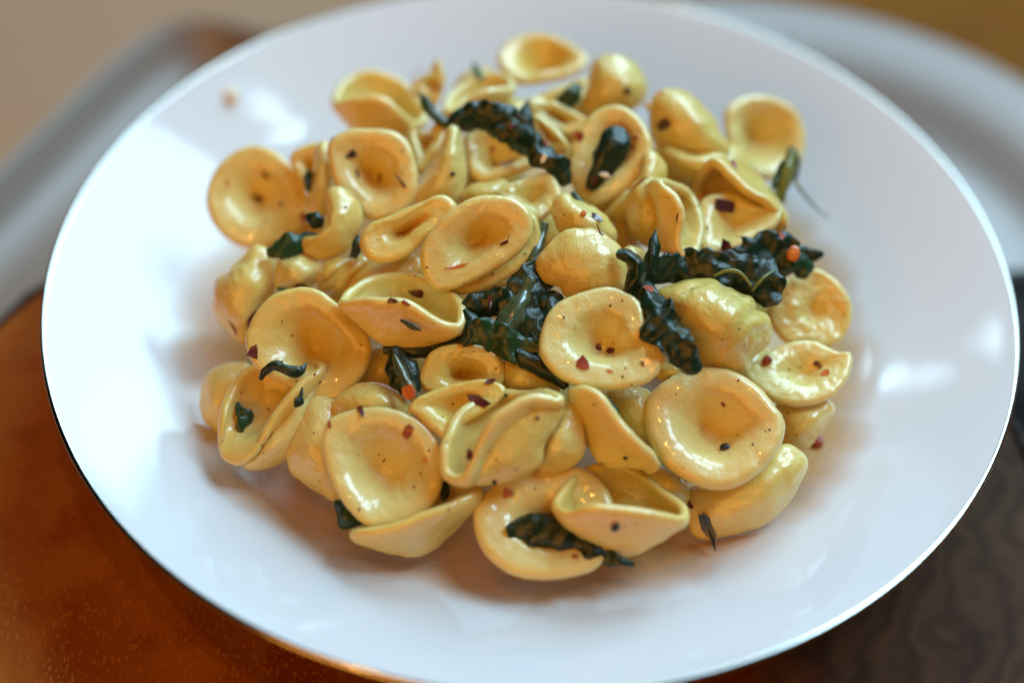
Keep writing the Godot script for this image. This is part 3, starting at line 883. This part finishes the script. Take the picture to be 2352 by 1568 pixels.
	ribbon("spinach_leaf", "dark leaf bridging from the split clam shell to the centre", [880,802,10,0, 930,805,16,0, 990,798,20,0, 1060,785,24,0, 1120,790,20,0], {"back": 2.0}, M.leaf0)
	ribbon("spinach_leaf", "dark twisted leaf below the central hollow", [1165,792,10,0, 1195,815,20,1, 1235,842,22,1, 1285,868,16,0, 1300,890,6,0], {"back": 1.0, "curl": 0.7}, M.leaf0)
	ribbon("spinach_leaf", "dark leaf behind the top of the folded leaf strap", [1420,640,20,0, 1450,660,30,0, 1485,680,30,0, 1515,690,16,0], {"back": 1.0, "curl": 0.2, "crumple": 2.0}, M.leaf0)
	ribbon("spinach_leaf", "oily dark leaf filling the large front ring", [1165,1225,16,0, 1205,1215,36,0, 1260,1228,42,1, 1320,1240,34,1, 1370,1262,28,1, 1420,1284,16,0, 1458,1298,5,0], {"back": -3.0, "curl": 0.4, "crumple": 2.2}, M.leaf0)
	ribbon("spinach_leaf", "leaf strip bent over the back lip of the leafy clam shell", [597,872,5,0, 608,852,9,1, 630,840,12,2, 660,850,14,2, 688,852,12,1, 702,836,4,0], {"back": -8.0, "curl": 0.5}, M.leaf0)
	ribbon("spinach_leaf", "pointed leaf scrap inside the left lobe of the leafy clam shell", [545,925,3,0, 552,945,14,1, 564,958,18,1, 552,980,12,1, 552,1005,5,0, 546,1030,2,0], {"back": -6.0, "curl": 0.2}, M.leaf1)
	ribbon("spinach_leaf", "tiny leaf scrap on the right lip of the leafy clam shell", [694,890,2,0, 690,910,5,0, 686,922,11,0, 676,934,3,0], {"back": -8.0, "curl": 0.2}, M.leaf0)
	blade("dark leaf corner under the oily front left cup", [768,1148, 790,1158, 838,1200, 812,1208, 786,1212, 774,1180], {"back": -1.0, "ty": -0.2}, 1)
	ribbon("spinach_leaf", "green leaf lying below the large round left cup", [612,578,10,0, 640,572,24,1, 672,560,26,1, 705,546,14,0, 732,542,5,0], {"back": -4.0, "curl": 0.4}, M.leaf1)
	ribbon("spinach_leaf", "black green leaf chip beside the red flake left of the J shaped shell", [704,500,10,0, 722,506,20,1, 742,510,12,0], {"back": -4.0}, M.leaf0)
	ribbon("spinach_leaf", "leaf scrap in the gap right of the large round left cup", [712,392,8,0, 708,415,11,0, 710,440,6,0], {"back": -1.0}, M.leaf1)
	ribbon("spinach_leaf", "dark leaf end left of the squashed slotted shell", [826,540,7,0, 818,565,12,0, 810,590,10,0], {"back": 1.0}, M.leaf0)
	ribbon("spinach_leaf", "dark leaf bit at the right foot of the oily front left cup", [1022,1105,7,0, 1024,1125,11,0, 1018,1150,6,0], {"back": 1.0}, M.leaf0)
	ribbon("spinach_leaf", "dark leaf bit in the gap behind the slanting front shell", [1395,915,8,0, 1405,940,14,1, 1418,966,8,0], {"back": -2.0}, M.leaf1)
	ribbon("spinach_leaf", "small leaf shred on the bright lip of the split clam shell", [920,735,3,0, 934,742,6,0, 948,750,7,0, 966,758,2.5,0], {"back": -8.0, "curl": 0.2, "crumple": 0.4}, M.leaf0)
	ribbon("spinach_leaf", "tiny green scrap beside the ridged left shell", [636,662,3,0, 646,664,5,0, 658,664,2,0], {"back": -4.0, "curl": 0.2, "crumple": 0.3}, M.leaf2)
	ribbon("spinach_leaf", "thin leaf edge below the tall oval back cup", [1315,440,6,0, 1330,462,10,0, 1345,480,8,0], {"back": 0.0}, M.leaf2)


# One flake dropped where the line of sight through (x, y) first meets the food or the plate: px long, turned by deg, wide as a share of its length.
func flake(label: String, x: float, y: float, px: float, deg: float, wide: float, m: Material, o := {}) -> void:
	var from := EYE
	var dir := ray(x, y).normalized()
	var best := 9.0
	var hit := Vector3.ZERO
	var nrm := Vector3.UP
	for t in targets:
		var mesh: TriangleMesh = t[0]
		var off: Vector3 = t[1]
		var r := mesh.intersect_ray((from - off) * 1000.0, dir)
		if not r.is_empty():
			var p: Vector3 = r.position * MM + off
			if from.distance_to(p) < best:
				best = from.distance_to(p)
				hit = p
				nrm = r.normal
	if best > 8.0:
		return
	if nrm.dot(dir) > 0.0: nrm = -nrm
	nrm = nrm.lerp(-dir, o.get("face", 0.35)).normalized()
	var a := deg_to_rad(deg)
	var along := RGT * cos(a) - UPV * sin(a)
	along = (along - nrm * along.dot(nrm)).normalized()
	var side := nrm.cross(along)
	var l := px * 1.15 * best / FOCAL * 0.5
	var rings := []
	var n: int = o.get("n", 6)
	var bend: float = o.get("bend", 0.0)
	var thick: float = o.get("th", 0.32) * MM
	var radius := []
	for j in n:
		radius.append(rng.randf_range(0.85, 1.05) if n == 12 else rng.randf_range(0.50, 1.25))
	for lv in [[0.0, 1.0], [0.55, 1.0], [0.93, 0.9], [1.0, 0.35], [0.95, -0.2], [0.0, -0.2]]:
		var ring := PackedVector3Array()
		for j in n:
			var b := TAU * j / n
			var u: float = cos(b) * lv[0] * radius[j]
			var v: float = sin(b) * lv[0] * radius[j] * wide
			if o.get("drop", false): v *= 0.55 + 0.45 * u
			v += bend * (u * u - 0.4)
			ring.append(along * u * l + side * v * l + nrm * (thick * lv[1] + (0.22 * u * u - 0.12 * u * v) * l * o.get("cup", 1.0) + 0.05 * MM))
		rings.append(ring)
	var called: String = o.get("called", "chilli_flake")
	var f := put(called, rings_mesh(rings, true, [], n != 12), m, hit)
	tag(f, label, o.get("category", "chilli flake"), o.get("group", "chilli flakes scattered over the pasta"))


func seed_bit(label: String, x: float, y: float, px: float, m: Material, called := "chilli_seed", category := "seed", group := "seeds and specks scattered over the pasta") -> void:
	flake(label, x, y, px, rng.randf() * 180.0, 0.78, m, {"n": 12, "th": px * 0.045, "cup": 0.0, "called": called, "category": category, "group": group})


func chilli() -> void:
	flake("largest red brown flake in the large round left cup", 599, 460, 36, 30, 0.75, M.dark)
	flake("upper dark flake in the large round left cup", 609, 402, 20, 50, 0.5, M.dark)
	flake("small dark flake right of the largest one in the round left cup", 645, 470, 14, 60, 0.6, M.dark)
	flake("orange flake on the left lip of the large round left cup", 521, 420, 18, 60, 0.5, M.orange)
	flake("red flake at the left of the black green leaf chip", 696, 497, 26, 70, 0.6, M.red)
	flake("plum coloured flake on the broad left lip of the deep oval cup", 806, 354, 32, 160, 0.7, M.plum)
	flake("small triangular flake inside the deep oval cup", 819, 399, 18, 60, 0.6, M.dark)
	flake("dark flake in the slot of the deep oval cup", 873, 409, 22, 110, 0.45, M.dark)
	flake("long pointed flake on the right lip of the deep oval cup", 922, 416, 42, 48, 0.3, M.dark, {"drop": true})
	flake("small dark flake on the right lip of the central cup", 1158, 558, 24, 155, 0.4, M.dark)
	flake("shredded orange flake in the lower lip of the central cup", 1048, 614, 46, 165, 0.2, M.orange, {"n": 14})
	seed_bit("black speck on the shell with the tall straight lip", 1039, 399, 12, M.black, "pepper_speck", "speck")
	flake("faint red flake high in the open orange cup", 1131, 341, 14, 90, 0.7, M.red)
	flake("long dark red flake low in the open orange cup", 1168, 376, 34, 165, 0.3, M.dark)
	flake("brown flake on top of the thin upright shell", 958, 174, 22, 140, 0.5, M.pink)
	flake("rust flake on the front of the thin upright shell", 1003, 200, 18, 0, 0.8, M.red)
	flake("pink sliver on the pale shell with two white lips", 985, 314, 42, 25, 0.18, M.pink)
	seed_bit("dark speck on the shiny dome at the back", 1440, 207, 18, M.black, "pepper_speck", "speck")
	flake("square dark flake on the big back right dome", 1523, 286, 38, 170, 0.75, M.dark)
	flake("grey crumb beside the square flake at the back", 1493, 245, 22, 80, 0.7, M.cheese, {"th": 1.0, "called": "cheese_crumb", "category": "crumb", "group": "cheese crumbs"})
	flake("yellow seed on top of the big back right dome", 1518, 214, 24, 165, 0.5, M.yellow, {"called": "chilli_seed", "category": "seed", "group": "seeds and specks scattered over the pasta"})
	flake("red flake on the left wall of the tall oval back cup", 1329, 314, 26, 20, 0.8, M.red)
	flake("upper of two red flakes on the right lip of the tall oval back cup", 1461, 318, 15, 80, 0.7, M.red)
	flake("lower of two red flakes on the right lip of the tall oval back cup", 1456, 339, 14, 110, 0.8, M.red)
	flake("dark red flake on the leaf foot inside the tall oval cup", 1366, 416, 30, 115, 0.5, M.dark)
	flake("white cheese crumb on the leaf inside the tall oval cup", 1385, 401, 26, 15, 0.6, M.cheese, {"th": 1.0, "called": "cheese_crumb", "category": "crumb", "group": "cheese crumbs"})
	flake("curved red sliver bridging above the yellow clam shell", 1472, 420, 46, 140, 0.14, M.red, {"bend": 0.35})
	flake("curved black thread on the right lobe of the yellow clam shell", 1559, 499, 36, 105, 0.10, M.dark, {"bend": 0.5})
	flake("large purple flake on the pale shallow right shell", 1664, 472, 46, 165, 0.82, M.plum, {"th": 0.7, "cup": 0.4})
	flake("two toned flake on the lower edge of the pale shallow shell", 1667, 574, 46, 70, 0.55, M.dark, {"cup": 2.0})
	flake("rust flake on the lip of the folded shell below the back cup", 1687, 381, 22, 60, 0.6, M.red)
	seed_bit("orange seed on the ridged pale shell", 1341, 491, 15, M.orange)
	flake("mauve flake on the ridged pale shell", 1371, 501, 28, 40, 0.65, M.plum)
	flake("teardrop flake on the edge of the saddle shaped shell", 1379, 535, 30, 65, 0.35, M.dark, {"drop": true})
	seed_bit("mauve bead on the middle of the long back leaf", 1176, 291, 17, M.plum)
	flake("pinkish scrap at the right edge of the long back leaf", 1252, 329, 20, 40, 0.6, M.pink)
	flake("pale crumb near the lower end of the long back leaf", 1250, 362, 22, 120, 0.5, M.cheese, {"th": 0.8, "called": "cheese_crumb", "category": "crumb", "group": "cheese crumbs"})
	seed_bit("round orange seed on the right tip of the right leaf mass", 1822, 584, 34, M.orange)
	flake("salmon flake at the top of the right leaf mass", 1796, 541, 26, 55, 0.5, M.pink)
	flake("pink flake at the top of the dark folded leaf strap", 1490, 663, 28, 10, 0.5, M.pink)
	flake("largest red flake on the lower rim of the wide flat cup", 1339, 838, 44, 35, 0.85, M.red)
	flake("left flake in the pit of the wide flat cup", 1376, 797, 20, 110, 0.7, M.dark)
	flake("right flake in the pit of the wide flat cup", 1406, 807, 20, 10, 0.8, M.dark)
	flake("thin dark mark on the right rim of the wide flat cup", 1475, 834, 15, 60, 0.3, M.dark)
	flake("orange shred on the lower rim of the wide flat cup", 1400, 852, 18, 20, 0.35, M.orange)
	seed_bit("brown seed at the left of the glossy flat right shell", 1763, 829, 25, M.red)
	flake("dark flake at the right of the glossy flat shell", 1880, 836, 26, 45, 0.7, M.dark)
	flake("orange flake below the dark one on the glossy flat shell", 1896, 856, 22, 150, 0.7, M.orange)
	flake("small red flake in the hollow of the thick ringed cup", 1660, 928, 16, 60, 0.5, M.red)
	seed_bit("black speck at the bottom of the thick ringed cup", 1666, 1030, 22, M.black, "pepper_speck", "speck")
	seed_bit("glossy red seed resting against the right edge shells", 1877, 1017, 36, M.red)
	flake("dark flake on the back wall of the split clam shell", 959, 673, 32, 10, 0.6, M.dark)
	flake("dark red flake behind the lip of the split clam shell", 902, 691, 32, 15, 0.5, M.dark)
	flake("orange red flake right of the dark one behind the split clam lip", 932, 697, 26, 20, 0.5, M.red)
	flake("long curved dark thread on the wrinkled left shell", 531, 748, 72, 62, 0.06, M.dark, {"bend": -0.3, "th": 0.5})
	flake("red flake at the upper left rim of the broad orange cup", 576, 729, 40, 120, 0.5, M.dark)
	flake("dark flake at the lower left rim of the broad orange cup", 582, 808, 42, 110, 0.6, M.dark)
	flake("maroon flake in the shade above the broad orange cup", 688, 655, 30, 10, 0.6, M.dark)
	flake("bright orange red flake in the gap left of the yellow lip", 940, 901, 40, 160, 0.75, M.orange)
	flake("narrow red flake right of the bright orange one", 967, 903, 26, 105, 0.5, M.red)
	flake("big dark red flake on the double lobed front shell", 1104, 921, 52, 25, 0.45, M.dark)
	flake("round dark flake on the left lobe of the double lobed shell", 1081, 1042, 28, 70, 0.75, M.dark)
	flake("dark flake at the back edge of the yellow lip", 1124, 878, 30, 165, 0.6, M.dark)
	seed_bit("tiny black speck right of the big flake on the double lobed shell", 1160, 907, 9, M.black, "pepper_speck", "speck")
	flake("dark red flake on the top rim of the oily cup", 826, 942, 30, 70, 0.5, M.dark)
	flake("red flake at the upper right of the oily cup", 937, 990, 30, 100, 0.75, M.red)
	flake("orange flake at the right of the oily cup", 977, 1056, 22, 40, 0.5, M.orange)
	flake("pale red flake on the left of the large front ring", 1166, 1134, 28, 10, 0.8, M.pink)
	flake("red flake on the lower lip of the large front ring", 1320, 1277, 16, 20, 0.6, M.red)
	flake("red flake on the plate below the large front ring", 1180, 1323, 24, 170, 0.5, M.dark)
	seed_bit("tiny dark speck above the large front ring", 1136, 1107, 12, M.black, "pepper_speck", "speck")
	seed_bit("black seed on the belly of the boat shaped shell", 1413, 1208, 22, M.black, "pepper_speck", "speck")
	flake("long black flake hanging off the knobbly lower right shell", 1625, 1206, 86, 72, 0.3, M.black, {"n": 13})
	flake("maroon flake in the gap above the long black flake", 1586, 1160, 28, 30, 0.5, M.dark)
	flake("red strip between the central cup and the dark leaves", 1125, 687, 34, 85, 0.25, M.dark)
	flake("thin rust mark on the tall pale front shell", 757, 975, 22, 85, 0.3, M.red)
	seed_bit("tiny dark speck on the slanting half folded shell", 1437, 1051, 10, M.black, "pepper_speck", "speck")
	seed_bit("tiny speck on the right lobe of the double lobed shell", 1234, 960, 9, M.black, "pepper_speck", "speck")
	flake("single cheese crumb on the plate rim at upper left", 534, 221, 34, 70, 0.8, M.cheese, {"th": 2.8, "cup": 0.0, "n": 12, "called": "cheese_crumb", "category": "crumb", "group": "cheese crumbs"})
	# dust of chilli and pepper
	var st := SurfaceTool.new()
	st.begin(Mesh.PRIMITIVE_TRIANGLES)
	var bit := SphereMesh.new()
	bit.radius = 1.0
	bit.height = 2.0
	bit.radial_segments = 5
	bit.rings = 2
	for k in 170:
		var a := rng.randf() * TAU
		var q := sqrt(rng.randf())
		var dir := ray(1210 + cos(a) * q * 720.0, 730 + sin(a) * q * 580.0).normalized()
		var best := 9.0
		var hit := Vector3.ZERO
		for t in targets:
			var mesh: TriangleMesh = t[0]
			var off: Vector3 = t[1]
			var r := mesh.intersect_ray((EYE - off) * 1000.0, dir)
			if not r.is_empty():
				var p: Vector3 = r.position * MM + off
				if EYE.distance_to(p) < best:
					best = EYE.distance_to(p)
					hit = p
		if best > 8.0: continue
		var d := rng.randf_range(0.00012, 0.00032)
		st.append_from(bit, 0, Transform3D(Basis.from_euler(Vector3(rng.randf() * 6.0, rng.randf() * 6.0, 0)).scaled(Vector3(d, d * 0.6, d * rng.randf_range(1.0, 2.0))), hit))
	var dust := put("chilli_dust", st.commit(), M.dark)
	tag(dust, "fine dark red chilli dust sprinkled over the whole pasta heap", "chilli dust", "", "stuff")
